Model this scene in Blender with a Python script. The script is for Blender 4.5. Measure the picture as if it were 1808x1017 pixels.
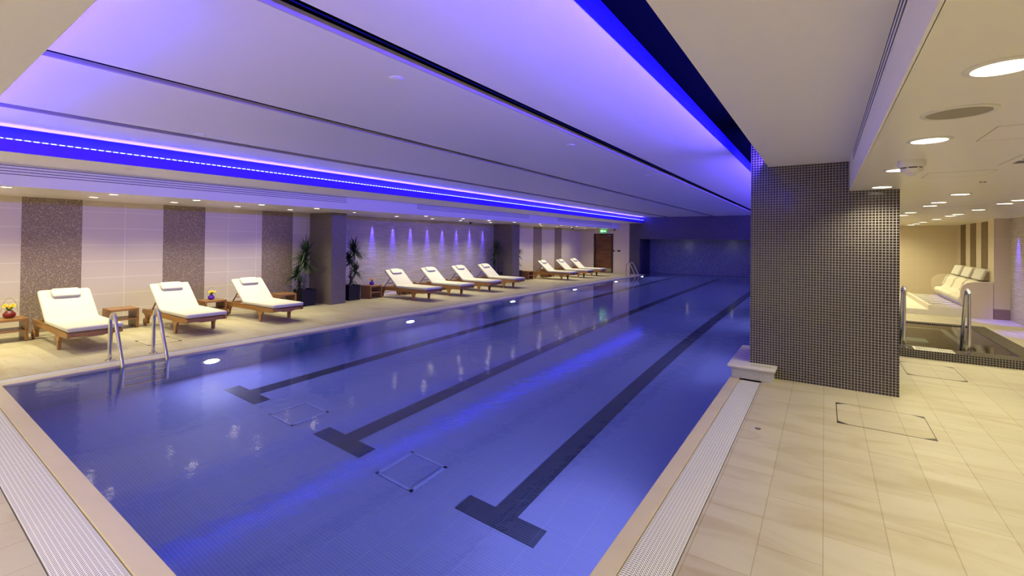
import bpy, math, random
import numpy as np
from mathutils import Vector, Matrix
S = bpy.context.scene
for o in list(bpy.data.objects): bpy.data.objects.remove(o)
C = S.collection
random.seed(7)
# ------------------------------------------------------------------ camera
F_PX, CX, CY, ROLL, YAW, PITCH, H = 822.65, 904.0, 417.07, .0106, .59082, .0087, 1.6
cam_d = bpy.data.cameras.new('camera'); cam = bpy.data.objects.new('camera', cam_d); C.objects.link(cam)
fw = Vector((-math.sin(YAW)*math.cos(PITCH), math.cos(YAW)*math.cos(PITCH), math.sin(PITCH)))
rt = Vector((math.cos(YAW), math.sin(YAW), 0)); up = rt.cross(fw)
c_, s_ = math.cos(ROLL), math.sin(ROLL)
rt2 = rt*c_ + up*s_; up2 = up*c_ - rt*s_
cam.matrix_world = Matrix(((rt2.x, up2.x, -fw.x, 0), (rt2.y, up2.y, -fw.y, 0), (rt2.z, up2.z, -fw.z, H), (0, 0, 0, 1)))
cam_d.sensor_width = 36; cam_d.sensor_fit = 'HORIZONTAL'; cam_d.lens = F_PX/1808*36
cam_d.shift_x = -(CX-904)/1808; cam_d.shift_y = (CY-508.5)/1808
cam_d.clip_start = .05; cam_d.clip_end = 100
S.camera = cam
# ------------------------------------------------------------------ world, view, exposure
w = bpy.data.worlds.new('world'); S.world = w; w.use_nodes = True
w.node_tree.nodes['Background'].inputs[0].default_value = (.6, .6, .8, 1)
w.node_tree.nodes['Background'].inputs[1].default_value = 0.0
S.view_settings.view_transform = 'Standard'; S.view_settings.look = 'None'
S.view_settings.exposure = 0.0; S.view_settings.gamma = 1.0; S.view_settings.use_curve_mapping = False
cy = S.cycles
cy.max_bounces = 10; cy.diffuse_bounces = 5; cy.glossy_bounces = 4; cy.transmission_bounces = 6
cy.sample_clamp_indirect = 3.0; cy.sample_clamp_direct = 0.0
cy.use_denoising = True
# light levels of the lamps, seen and added
WARM = (1.0, .945, .55)
K_LEFT, K_RIGHT, K_FRONT = 138.0, 74.0, 160.0
LED_COL = (.075, .04, 1.0)
K_LED_L, K_LED_R = 420.0, 700.0
K_POOL = 11.0
K_WASH = 170.0
# ------------------------------------------------------------------ room dimensions (metres)
WX = -10.75            # left wall
ZL, ZM, ZS, ZR = 2.22, 2.79, 2.506, 2.18
PXL, PXR = -7.25, -.93 # pool sides
YF = 22.5              # far wall plane
def front_y(x): return .973 - .031*(x+2.7)
# ------------------------------------------------------------------ materials
def mat(name, col=(.8, .8, .8), rough=.5, metal=0, spec=.5, emit=None, estr=1):
    m = bpy.data.materials.new(name); m.use_nodes = True
    b = m.node_tree.nodes['Principled BSDF']
    b.inputs['Base Color'].default_value = (*col, 1); b.inputs['Roughness'].default_value = rough
    b.inputs['Metallic'].default_value = metal; b.inputs['Specular IOR Level'].default_value = spec
    if emit:
        b.inputs['Emission Color'].default_value = (*emit, 1); b.inputs['Emission Strength'].default_value = estr
    return m
def nt(m): return m.node_tree, m.node_tree.nodes, m.node_tree.links, m.node_tree.nodes['Principled BSDF']
def coords(N, L, scale=(1, 1, 1), rot=(0, 0, 0), loc=(0, 0, 0), obj=False):
    g = N.new('ShaderNodeTexCoord') if obj else N.new('ShaderNodeNewGeometry')
    mp = N.new('ShaderNodeMapping'); mp.inputs['Scale'].default_value = scale
    mp.inputs['Rotation'].default_value = rot; mp.inputs['Location'].default_value = loc
    L.new(g.outputs['Object' if obj else 'Position'], mp.inputs['Vector']); return mp
def swizzle(N, L, src, order):
    sp = N.new('ShaderNodeSeparateXYZ'); cb = N.new('ShaderNodeCombineXYZ'); L.new(src, sp.inputs[0])
    for i, a in enumerate(order):
        if a is not None: L.new(sp.outputs['XYZ'.index(a)], cb.inputs[i])
    return cb.outputs[0]
def ramp(N, L, src, stops):
    r = N.new('ShaderNodeValToRGB'); e = r.color_ramp.elements
    while len(e) < len(stops): e.new(.5)
    for k, (p, c) in enumerate(stops): e[k].position = p; e[k].color = (*c, 1)
    L.new(src, r.inputs[0]); return r.outputs[0]
def bump(N, L, b, src, st=.3, d=.01):
    bp = N.new('ShaderNodeBump'); bp.inputs['Strength'].default_value = st; bp.inputs['Distance'].default_value = d
    L.new(src, bp.inputs['Height']); L.new(bp.outputs[0], b.inputs['Normal'])
def noise_col(name, c1, c2, scale=(3, 3, 3), rough=.5, obj=False, det=6, bst=0, metal=0, spec=.5):
    m = mat(name, c1, rough, metal, spec); T, N, L, b = nt(m); mp = coords(N, L, scale, obj=obj)
    n = N.new('ShaderNodeTexNoise'); n.inputs['Detail'].default_value = det; n.inputs['Scale'].default_value = 1
    L.new(mp.outputs[0], n.inputs['Vector'])
    L.new(ramp(N, L, n.outputs['Fac'], [(.3, c1), (.7, c2)]), b.inputs['Base Color'])
    if bst: bump(N, L, b, n.outputs['Fac'], bst)
    return m
def tiles(name, c1, c2, grout, tw, th, order, gw=.003, rough=.3, off=0.0, loc=(0, 0, 0), vein=None, spec=.5, bst=.25, grough=.7):
    """rectangular tiles; order picks which world axes are the tile's width and height"""
    m = mat(name, c1, rough, 0, spec); T, N, L, b = nt(m)
    g = N.new('ShaderNodeNewGeometry'); v = swizzle(N, L, g.outputs['Position'], order)
    mp = N.new('ShaderNodeMapping'); mp.inputs['Location'].default_value = loc; L.new(v, mp.inputs['Vector'])
    br = N.new('ShaderNodeTexBrick'); L.new(mp.outputs[0], br.inputs['Vector'])
    br.offset = off; br.squash = 1; br.inputs['Scale'].default_value = 1
    br.inputs['Mortar Size'].default_value = gw; br.inputs['Mortar Smooth'].default_value = .1; br.inputs['Bias'].default_value = 0
    br.inputs['Brick Width'].default_value = tw; br.inputs['Row Height'].default_value = th
    br.inputs['Color1'].default_value = (*c1, 1); br.inputs['Color2'].default_value = (*c2, 1); br.inputs['Mortar'].default_value = (*grout, 1)
    out = br.outputs['Color']
    if vein:
        n = N.new('ShaderNodeTexNoise'); n.inputs['Detail'].default_value = 7; n.inputs['Scale'].default_value = 1; n.inputs['Distortion'].default_value = 1.0
        m2 = N.new('ShaderNodeMapping'); m2.inputs['Scale'].default_value = vein[0]; m2.inputs['Rotation'].default_value = (0, 0, .35)
        L.new(g.outputs['Position'], m2.inputs['Vector']); L.new(m2.outputs[0], n.inputs['Vector'])
        mx = N.new('ShaderNodeMixRGB'); mx.blend_type = 'MULTIPLY'; mx.inputs[0].default_value = 1
        L.new(out, mx.inputs[1]); L.new(ramp(N, L, n.outputs['Fac'], [(.28, vein[1]), (.50, (.97, .96, .94)), (.62, (1, 1, 1)), (.75, (1.0, .95, .86))]), mx.inputs[2]); out = mx.outputs[0]
    L.new(out, b.inputs['Base Color'])
    mr = N.new('ShaderNodeMapRange'); L.new(br.outputs['Fac'], mr.inputs[0]); mr.inputs[3].default_value = rough; mr.inputs[4].default_value = grough
    L.new(mr.outputs[0], b.inputs['Roughness'])
    if bst:
        iv = N.new('ShaderNodeMath'); iv.operation = 'SUBTRACT'; iv.inputs[0].default_value = 1; L.new(br.outputs['Fac'], iv.inputs[1])
        bump(N, L, b, iv.outputs[0], bst, .002)
    return m
M = {}
M['ceil'] = noise_col('white_ceiling_paint', (.90, .875, .84), (.92, .895, .86), (.6, .6, .6), .45)
M['ceil_gloss'] = noise_col('satin_ceiling_paint', (.90, .86, .76), (.92, .88, .78), (.6, .6, .6), .28)
M['void'] = mat('dark_void_paint', (.004, .006, .012), .9, spec=0)
M['blue_glow'] = mat('blue_led_glow_colour', (.004, .002, .92), .6)  # blue LED glow put into the base colour of the cove faces
M['white_wall'] = mat('white_wall_paint', (.90, .87, .80), .6)
M['stone'] = tiles('limestone_floor', (.49, .435, .32), (.45, .395, .285), (.36, .30, .20), .58, .29, ('Y', 'X', None), .0025, .42, .5, (.1, .0, 0), vein=((1.3, 4.2, 1), (.80, .73, .60)), bst=.12)
M['coping'] = noise_col('coping_stone', (.55, .465, .31), (.61, .52, .36), (2, 3, 2), .45)
M['slab'] = noise_col('cream_slab', (.76, .70, .60), (.80, .74, .64), (6, 6, 6), .3)
M['wall_tile_yz'] = tiles('beige_wall_tiles', (.62, .54, .45), (.60, .52, .43), (.78, .72, .64), .60, .293, ('Y', 'Z', None), .004, .35, 0, (-.77+.6, .025, 0), bst=.1)
M['wall_tile_xz'] = tiles('beige_wall_tiles_across', (.66, .56, .42), (.64, .54, .40), (.72, .64, .50), .60, .293, ('X', 'Z', None), .003, .35, 0, (0, .025, 0), bst=.1)
M['mosaic_xz'] = tiles('dark_mosaic_front', (.018, .012, .014), (.035, .026, .028), (.36, .33, .33), .0292, .0292, ('X', 'Z', None), .0023, .16, 0, (.745, 0, 0), bst=.3)
M['mosaic_yz'] = tiles('dark_mosaic_side', (.018, .012, .014), (.035, .026, .028), (.36, .33, .33), .0292, .0292, ('Y', 'Z', None), .0023, .16, 0, (0, 0, 0), bst=.3)
M['mosaic_xy'] = tiles('dark_mosaic_top', (.018, .012, .014), (.035, .026, .028), (.24, .20, .13), .0292, .0292, ('X', 'Y', None), .0020, .7, 0, (.745, 0, 0), spec=.05, bst=0)
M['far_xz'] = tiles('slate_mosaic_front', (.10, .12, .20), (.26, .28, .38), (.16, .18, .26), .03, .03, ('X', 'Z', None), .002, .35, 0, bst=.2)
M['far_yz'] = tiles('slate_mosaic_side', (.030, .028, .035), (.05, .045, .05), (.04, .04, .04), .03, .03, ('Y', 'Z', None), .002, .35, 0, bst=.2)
M['col_xz'] = tiles('grey_mosaic_front', (.075, .06, .055), (.11, .09, .085), (.27, .23, .20), .06, .030, ('X', 'Z', None), .004, .35, .5, bst=.4)
M['col_yz'] = tiles('grey_mosaic_side', (.075, .06, .055), (.11, .09, .085), (.27, .23, .20), .06, .030, ('Y', 'Z', None), .004, .35, .5, bst=.4)
M['pale_mosaic'] = tiles('pale_mosaic', (.66, .65, .62), (.60, .60, .60), (.40, .40, .40), .02, .02, ('X', 'Z', None), .002, .3, 0, bst=.2)
def stripe_mat():
    m = mat('bronze_mosaic', (.3, .25, .22), .5, spec=.3); T, N, L, b = nt(m)
    g = N.new('ShaderNodeNewGeometry'); v = swizzle(N, L, g.outputs['Position'], ('Y', 'Z', None))
    sc = N.new('ShaderNodeVectorMath'); sc.operation = 'SCALE'; sc.inputs['Scale'].default_value = 1/.0125; L.new(v, sc.inputs[0])
    fl = N.new('ShaderNodeVectorMath'); fl.operation = 'FLOOR'; L.new(sc.outputs[0], fl.inputs[0])
    wn = N.new('ShaderNodeTexWhiteNoise'); wn.noise_dimensions = '2D'; L.new(fl.outputs[0], wn.inputs['Vector'])
    rc = ramp(N, L, wn.outputs['Value'], [(0, (.17, .12, .085)), (.45, (.25, .18, .13)), (.9, (.33, .25, .18)), (1, (.60, .52, .38))])
    br = N.new('ShaderNodeTexBrick'); L.new(v, br.inputs['Vector']); br.offset = 0; br.inputs['Scale'].default_value = 1
    br.inputs['Brick Width'].default_value = .0125; br.inputs['Row Height'].default_value = .0125; br.inputs['Mortar Size'].default_value = .0012
    mx = N.new('ShaderNodeMixRGB'); L.new(br.outputs['Fac'], mx.inputs[0]); L.new(rc, mx.inputs[1]); mx.inputs[2].default_value = (.20, .16, .14, 1)
    L.new(mx.outputs[0], b.inputs['Base Color'])
    return m
M['stripe'] = stripe_mat()
M['brown_stripe'] = noise_col('dark_brown_mosaic', (.07, .04, .015), (.11, .065, .025), (60, 60, 60), .4)
def split_stone():
    m = tiles('split_face_stone', (.52, .46, .43), (.42, .37, .34), (.30, .26, .24), .30, .045, ('Y', 'Z', None), .0035, .6, .37, bst=0)
    T, N, L, b = nt(m); br = [n for n in N if n.type == 'TEX_BRICK'][0]
    mp = coords(N, L, (10, 10, 38)); n = N.new('ShaderNodeTexNoise'); n.inputs['Scale'].default_value = 1; n.inputs['Detail'].default_value = 4
    L.new(mp.outputs[0], n.inputs['Vector'])
    ad = N.new('ShaderNodeMath'); ad.operation = 'SUBTRACT'; L.new(n.outputs['Fac'], ad.inputs[0]); L.new(br.outputs['Fac'], ad.inputs[1])
    bump(N, L, b, ad.outputs[0], .7, .02); return m
M['split'] = split_stone()
def wood(name, c1, c2, axis=0, rough=.42):
    sc = [26, 26, 26]; sc[axis] = 1.6
    return noise_col(name, c1, c2, tuple(sc), rough, obj=True, det=5, bst=.05)
M['teak'] = wood('teak', (.25, .115, .032), (.40, .20, .062), 0)
M['teak_y'] = wood('teak_across', (.25, .115, .032), (.40, .20, .062), 1)
M['table_wood'] = wood('oak_table', (.21, .095, .028), (.34, .165, .05), 1, .35)
M['door_wood'] = noise_col('walnut_door', (.09, .030, .010), (.20, .075, .028), (2, 2, 9), .35, det=3)
M['door_frame'] = mat('dark_door_frame', (.028, .012, .008), .4)
M['fabric'] = noise_col('cream_towelling', (.56, .53, .48), (.60, .56, .52), (40, 40, 40), .9, obj=True, bst=.05)
M['steel'] = mat('polished_steel', (.72, .70, .67), .14, 1)
M['steel_dull'] = mat('brushed_steel', (.5, .48, .45), .35, 1)
M['white_pl'] = mat('white_plastic', (.78, .76, .72), .4)
M['dark'] = mat('black_plastic', (.02, .02, .022), .4)
M['planter'] = mat('black_planter', (.010, .009, .014), .5, spec=.25)
M['soil'] = noise_col('soil', (.03, .02, .012), (.06, .04, .025), (60, 60, 60), .9)
M['leaf'] = noise_col('dracaena_leaf', (.012, .030, .010), (.035, .07, .022), (20, 20, 20), .45, obj=True)
M['stem'] = noise_col('plant_stem', (.22, .16, .10), (.32, .25, .17), (30, 30, 60), .7, obj=True)
M['slot'] = mat('dark_slot', (.05, .04, .07), .7)
M['joint'] = mat('shadow_joint', (.25, .20, .16), .7)
M['lamp'] = mat('lit_lamp', (1, 1, 1), .5, emit=(1, .86, .60), estr=9)
M['pool_lamp'] = mat('lit_pool_lamp', (1, 1, 1), .5, emit=(.93, .93, 1.0), estr=40)
M['led'] = mat('led_strip', (1, 1, 1), .5, emit=(.30, .36, 1.0), estr=7)
def led_dots():
    m = mat('led_tape_dots', (.2, .2, .9), .5, emit=(.30, .36, 1.0), estr=7); T, N, L, b = nt(m)
    g = N.new('ShaderNodeNewGeometry'); sp = N.new('ShaderNodeSeparateXYZ'); L.new(g.outputs['Position'], sp.inputs[0])
    a = N.new('ShaderNodeMath'); a.operation = 'MULTIPLY'; a.inputs[1].default_value = 1/.07; L.new(sp.outputs[1], a.inputs[0])
    f = N.new('ShaderNodeMath'); f.operation = 'FRACT'; L.new(a.outputs[0], f.inputs[0])
    c = N.new('ShaderNodeMath'); c.operation = 'LESS_THAN'; c.inputs[1].default_value = .65; L.new(f.outputs[0], c.inputs[0])
    d = N.new('ShaderNodeMath'); d.operation = 'MULTIPLY_ADD'; d.inputs[1].default_value = 8; d.inputs[2].default_value = .6; L.new(c.outputs[0], d.inputs[0])
    L.new(d.outputs[0], b.inputs['Emission Strength']); return m
M['led_dots'] = led_dots()
M['wash_lamp'] = mat('blue_lamp', (1, 1, 1), .5, emit=(.15, .10, 1.0), estr=4)
M['speaker'] = mat('speaker_cloth', (.36, .32, .24), .8)
M['exit'] = mat('exit_green', (.05, .5, .12), .5, emit=(.05, .50, .12), estr=1.0)
M['exit_w'] = mat('exit_white', (.9, 1, .9), .5, emit=(.8, 1, .75), estr=1.3)
M['rail_track'] = mat('track_grey', (.50, .44, .46), .5)
def pool_tile():
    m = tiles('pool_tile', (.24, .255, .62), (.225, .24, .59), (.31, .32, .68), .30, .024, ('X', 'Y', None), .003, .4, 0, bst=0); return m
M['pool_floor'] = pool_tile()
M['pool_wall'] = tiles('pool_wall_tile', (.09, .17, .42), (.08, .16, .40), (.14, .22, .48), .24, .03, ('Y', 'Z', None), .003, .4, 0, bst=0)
M['lane'] = tiles('lane_tile', (.022, .026, .07), (.026, .03, .08), (.07, .08, .18), .30, .024, ('X', 'Y', None), .003, .4, 0, bst=0)
M['drain'] = mat('pool_drain', (.33, .36, .76), .4)
def water(name, tint, grough, rrough, bst):
    m = bpy.data.materials.new(name); m.use_nodes = True; T = m.node_tree; N = T.nodes; L = T.links
    for n in list(N):
        if n.type == 'BSDF_PRINCIPLED': N.remove(n)
    out = [n for n in N if n.type == 'OUTPUT_MATERIAL'][0]
    fr = N.new('ShaderNodeFresnel'); fr.inputs['IOR'].default_value = 1.33
    rf = N.new('ShaderNodeBsdfRefraction'); rf.inputs['IOR'].default_value = 1.33; rf.inputs['Roughness'].default_value = rrough; rf.inputs['Color'].default_value = (*tint, 1)
    gl = N.new('ShaderNodeBsdfGlossy'); gl.inputs['Roughness'].default_value = grough; gl.inputs['Color'].default_value = (1, 1, 1, 1)
    mx = N.new('ShaderNodeMixShader'); L.new(fr.outputs[0], mx.inputs[0]); L.new(rf.outputs[0], mx.inputs[1]); L.new(gl.outputs[0], mx.inputs[2]); L.new(mx.outputs[0], out.inputs['Surface'])
    g = N.new('ShaderNodeNewGeometry'); n = N.new('ShaderNodeTexNoise'); n.inputs['Scale'].default_value = 7; n.inputs['Detail'].default_value = 5
    L.new(g.outputs['Position'], n.inputs['Vector'])
    bp = N.new('ShaderNodeBump'); bp.inputs['Strength'].default_value = bst; bp.inputs['Distance'].default_value = .01; L.new(n.outputs['Fac'], bp.inputs['Height'])
    L.new(bp.outputs[0], gl.inputs['Normal'])
    return m
M['water'] = water('pool_water', (.80, .92, 1.0), .05, .0, .22)
M['spa_water'] = water('spa_water', (.85, .95, .85), .04, .0, .05)
def grating():
    m = mat('white_grating', (.75, .73, .72), .4); T, N, L, b = nt(m)
    tc = N.new('ShaderNodeUVMap'); tc.uv_map = 'UVMap'   # u across (m), v along (m)
    sp = N.new('ShaderNodeSeparateXYZ'); L.new(tc.outputs[0], sp.inputs[0])
    def mt(op, a, b_=None, c=None):
        n = N.new('ShaderNodeMath'); n.operation = op
        for i, x in enumerate((a, b_, c)):
            if x is None: continue
            if isinstance(x, (int, float)): n.inputs[i].default_value = x
            else: L.new(x, n.inputs[i])
        return n.outputs[0]
    u = sp.outputs[0]; v = sp.outputs[1]
    cu = mt('MULTIPLY', u, 1/.030)
    wob = mt('MULTIPLY', mt('ABSOLUTE', mt('SINE', mt('MULTIPLY', cu, math.pi))), .0055)
    row = mt('FRACT', mt('MULTIPLY', mt('ADD', v, wob), 1/.0155))
    slot = mt('GREATER_THAN', row, .62)
    rib = mt('GREATER_THAN', mt('ABSOLUTE', mt('SUBTRACT', mt('FRACT', cu), .5)), .40)
    hole = mt('MULTIPLY', slot, mt('SUBTRACT', 1, rib))
    mx = N.new('ShaderNodeMixRGB'); L.new(hole, mx.inputs[0]); mx.inputs[1].default_value = (.80, .77, .75, 1); mx.inputs[2].default_value = (.10, .09, .09, 1)
    L.new(mx.outputs[0], b.inputs['Base Color']); bump(N, L, b, mt('SUBTRACT', 1, hole), .5, .004)
    return m
M['grating'] = grating()
# ------------------------------------------------------------------ mesh helpers
class MB:
    def __init__(s): s.v = []; s.f = []; s.mi = []; s.mats = []; s.uv = None
    def m(s, mt_):
        if mt_ not in s.mats: s.mats.append(mt_)
        s.cur = s.mats.index(mt_); return s
    cur = 0
    def add(s, vs, fs):
        o = len(s.v); s.v += [tuple(p) for p in vs]; s.f += [tuple(i+o for i in f) for f in fs]; s.mi += [s.cur]*len(fs); return s
    def box(s, x0, x1, y0, y1, z0, z1):
        if x0 > x1: x0, x1 = x1, x0
        if y0 > y1: y0, y1 = y1, y0
        if z0 > z1: z0, z1 = z1, z0
        vs = [(x, y, z) for z in (z0, z1) for y in (y0, y1) for x in (x0, x1)]
        return s.add(vs, [(0, 2, 3, 1), (4, 5, 7, 6), (0, 1, 5, 4), (2, 6, 7, 3), (0, 4, 6, 2), (1, 3, 7, 5)])
    def quad(s, a, b, c, d): return s.add([a, b, c, d], [(0, 1, 2, 3)])
    def prism(s, pts, ax, a0, a1):
        """polygon pts (2d) extruded along axis ax ('x','y','z')"""
        def P(p, a): return {'x': (a, p[0], p[1]), 'y': (p[0], a, p[1]), 'z': (p[0], p[1], a)}[ax]
        n = len(pts); vs = [P(p, a0) for p in pts] + [P(p, a1) for p in pts]
        fs = [tuple(range(n))[::-1], tuple(range(n, 2*n))] + [(i, (i+1) % n, n+(i+1) % n, n+i) for i in range(n)]
        return s.add(vs, fs)
    def cyl(s, c, r, h, ax='z', n=24, r2=None):
        r2 = r if r2 is None else r2; vs = []
        for k, (rr, a) in enumerate(((r, 0), (r2, h))):
            for i in range(n):
                t = 2*math.pi*i/n; p, q = rr*math.cos(t), rr*math.sin(t)
                vs.append({'z': (c[0]+p, c[1]+q, c[2]+a), 'y': (c[0]+p, c[1]+a, c[2]+q), 'x': (c[0]+a, c[1]+p, c[2]+q)}[ax])
        return s.add(vs, [tuple(range(n))[::-1], tuple(range(n, 2*n))] + [(i, (i+1) % n, n+(i+1) % n, n+i) for i in range(n)])
    def lathe(s, prof, c=(0, 0, 0), n=28, sx=1, sy=1):
        vs = []; m = len(prof)
        for r, z in prof:
            for i in range(n):
                t = 2*math.pi*i/n; vs.append((c[0]+r*sx*math.cos(t), c[1]+r*sy*math.sin(t), c[2]+z))
        fs = [(j*n+i, j*n+(i+1) % n, (j+1)*n+(i+1) % n, (j+1)*n+i) for j in range(m-1) for i in range(n)]
        return s.add(vs, fs + [tuple(range(n))[::-1], tuple((m-1)*n+i for i in range(n))])
    def tube(s, pts, r, n=10, r_end=None):
        pts = [Vector(p) for p in pts]; rings = []; prev = None; m = len(pts)
        for i, p in enumerate(pts):
            d = (pts[min(i+1, m-1)] - pts[max(i-1, 0)]).normalized()
            a = prev if prev is not None else (Vector((0, 0, 1)) if abs(d.z) < .9 else Vector((1, 0, 0)))
            a = (a - d*a.dot(d)).normalized(); prev = a; b = d.cross(a)
            rr = r if r_end is None else r + (r_end-r)*i/(m-1)
            rings.append([p + (a*math.cos(2*math.pi*k/n) + b*math.sin(2*math.pi*k/n))*rr for k in range(n)])
        vs = [v for R in rings for v in R]
        fs = [(j*n+i, j*n+(i+1) % n, (j+1)*n+(i+1) % n, (j+1)*n+i) for j in range(m-1) for i in range(n)]
        return s.add(vs, fs + [tuple(range(n))[::-1], tuple((m-1)*n+i for i in range(n))])
    def sweep(s, path, wd, th, rad=.02, n=4, cy=0, end_taper=.02):
        """padded slab: rounded rectangle (width wd along y, thickness th) swept along (x,z) path"""
        prof = []
        for sy_, sz_, a0 in ((1, 1, 0), (-1, 1, 90), (-1, -1, 180), (1, -1, 270)):
            for k in range(n+1):
                a = math.radians(a0 + 90*k/n)
                prof.append((sy_*(wd/2-rad) + rad*math.cos(a), sz_*(th/2-rad) + rad*math.sin(a)))
        # path parameter rings incl. rounded ends
        P = [Vector((x, 0, z)) for x, z in path]; rings = []
        def frame(i):
            d = (P[min(i+1, len(P)-1)] - P[max(i-1, 0)]).normalized(); return d, Vector((-d.z, 0, d.x))
        items = []
        d0, n0 = frame(0); d1, n1 = frame(len(P)-1)
        for k in range(3): a = math.radians(90*k/3); items.append((P[0] + d0*end_taper*(1-math.sin(a)), n0, 1 - (1-math.cos(math.radians(90-90*k/3)))*.35 if False else (math.sin(a)*.3+.7)))
        for i in range(1, len(P)-1): items.append((P[i], frame(i)[1], 1))
        for k in range(2, -1, -1): a = math.radians(90*k/3); items.append((P[-1] - d1*end_taper*(1-math.sin(a))*-0, n1, (math.sin(a)*.3+.7)))
        # spread the end rings outward
        e = []
        for j, (p, nn, sc) in enumerate(items):
            if j < 3: p = P[0] - d0*end_taper*(-[0, .5, 1][j])
            if j >= len(items)-3: p = P[-1] + d1*end_taper*(-[1, .5, 0][j-len(items)+3])
            e.append((p, nn, sc))
        for p, nn, sc in e:
            ws = (wd/2 - (1-sc)*th)/(wd/2)
            rings.append([(p.x + nn.x*q*sc, cy + y*ws, p.z + nn.z*q*sc) for y, q in prof])
        m = len(prof); vs = [v for R in rings for v in R]
        fs = [(j*m+i, j*m+(i+1) % m, (j+1)*m+(i+1) % m, (j+1)*m+i) for j in range(len(rings)-1) for i in range(m)]
        return s.add(vs, fs + [tuple(range(m))[::-1], tuple((len(rings)-1)*m+i for i in range(m))])
    def build(s, name, material=None, parent=None, smooth=False, loc=(0, 0, 0), rot=(0, 0, 0), bev=0, auto=None):
        me = bpy.data.meshes.new(name); me.from_pydata(s.v, [], s.f)
        ms = s.mats or [material]
        for x in ms: me.materials.append(x)
        if s.mats: me.polygons.foreach_set('material_index', s.mi)
        if smooth: me.polygons.foreach_set('use_smooth', [True]*len(me.polygons))
        if s.uv:
            ul = me.uv_layers.new(name='UVMap')
            for li, lp in enumerate(me.loops): ul.data[li].uv = s.uv[lp.vertex_index]
        import bmesh
        bm = bmesh.new(); bm.from_mesh(me); bmesh.ops.recalc_face_normals(bm, faces=bm.faces); bm.to_mesh(me); bm.free()
        me.update(); o = bpy.data.objects.new(name, me); C.objects.link(o); o.location = loc; o.rotation_euler = rot
        if parent: o.parent = parent
        if bev:
            md = o.modifiers.new('bevel', 'BEVEL'); md.width = bev; md.segments = 2; md.limit_method = 'ANGLE'
        if auto and smooth:
            me.set_sharp_from_angle(angle=math.radians(auto))
        return o
def smooth_path(pts, n=6):
    """Catmull-Rom through points"""
    P = [Vector(p) for p in pts]; P = [P[0]*2-P[1]] + P + [P[-1]*2-P[-2]]; out = []
    for i in range(1, len(P)-2):
        for k in range(n):
            t = k/n; a, b, c, d = P[i-1], P[i], P[i+1], P[i+2]
            out.append(.5*((2*b) + (-a+c)*t + (2*a-5*b+4*c-d)*t*t + (-a+3*b-3*c+d)*t**3))
    out.append(P[-2]); return out
def empty(name, label, cat, loc=(0, 0, 0), rz=0, group=None):
    o = bpy.data.objects.new(name, None); C.objects.link(o); o.location = loc; o.rotation_euler = (0, 0, rz)
    o.empty_display_size = .1; o['label'] = label; o['category'] = cat
    if group: o['group'] = group
    return o
def tag(o, label, cat, group=None, kind=None):
    o['label'] = label; o['category'] = cat
    if group: o['group'] = group
    if kind: o['kind'] = kind
    return o
def struct(o): o['kind'] = 'structure'; return o
def copy_tree(o, parent=None):
    c = o.copy(); C.objects.link(c); c.parent = parent
    for ch in o.children: copy_tree(ch, c)
    return c
def light(kind, name, parent, loc, energy, col, rot=(0, 0, 0), **kw):
    d = bpy.data.lights.new(name, kind); d.energy = energy; d.color = col
    for k, v in kw.items(): setattr(d, k, v)
    o = bpy.data.objects.new(name, d); C.objects.link(o); o.location = loc; o.rotation_euler = rot; o.parent = parent; return o
# ================================================================== STRUCTURE
GO = .12; GW = .24     # coping and grating widths at the near end
xl, xr = PXL, PXR
L1, L2 = xl-.10, xl-.30        # left coping / grating outer edges
R1, R2 = xr+.105, xr+.333
def fy(x, off): return front_y(x) - off
# floor: one mesh with the pool and spa left open
fl = MB()
SX0, SX1, SY0, SY1 = -.2, 2.43, 8.66, 11.9
def fq(pts): fl.prism(pts, 'z', -.12, 0)
fq([(WX, -3.5), (L2, -3.5), (L2, fy(L2, GO+GW)), (L2, YF), (WX, YF)])
fq([(L2, -3.5), (R2, -3.5), (R2, fy(R2, GO+GW)), (L2, fy(L2, GO+GW))])
fq([(R2, -3.5), (3.3, -3.5), (3.3, SY0), (R2, SY0)])
fq([(R2, SY0), (SX0, SY0), (SX0, SY1), (R2, SY1)])
fq([(SX1, SY0), (3.3, SY0), (3.3, SY1), (SX1, SY1)])
fq([(R2, SY1), (3.3, SY1), (3.3, 19), (R2, 19)])
struct(fl.build('floor', M['stone']))
# kerb coping round the pool
cp = MB()
cp.prism([(L1, fy(L1, GO)), (R1, fy(R1, GO)), (xr, fy(xr, 0)), (xl, fy(xl, 0))], 'z', -.10, .0)
cp.prism([(L1, fy(L1, GO)), (xl, fy(xl, 0)), (xl, YF), (L1, YF)], 'z', -.10, 0)
cp.prism([(xr, fy(xr, 0)), (R1, fy(R1, GO)), (R1, YF), (xr, YF)], 'z', -.10, 0)
struct(cp.build('trim_1', M['coping'], bev=.004))
# gutter beds under the gratings
gb = MB()
gb.prism([(L2, fy(L2, GO+GW)), (R2, fy(R2, GO+GW)), (R1, fy(R1, GO)), (L1, fy(L1, GO))], 'z', -.14, -.06)
gb.prism([(L2, fy(L2, GO+GW)), (L1, fy(L1, GO)), (L1, YF), (L2, YF)], 'z', -.14, -.06)
gb.prism([(R1, fy(R1, GO)), (R2, fy(R2, GO+GW)), (R2, YF), (R1, YF)], 'z', -.14, -.06)
struct(gb.build('trim_2', M['dark']))
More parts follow.
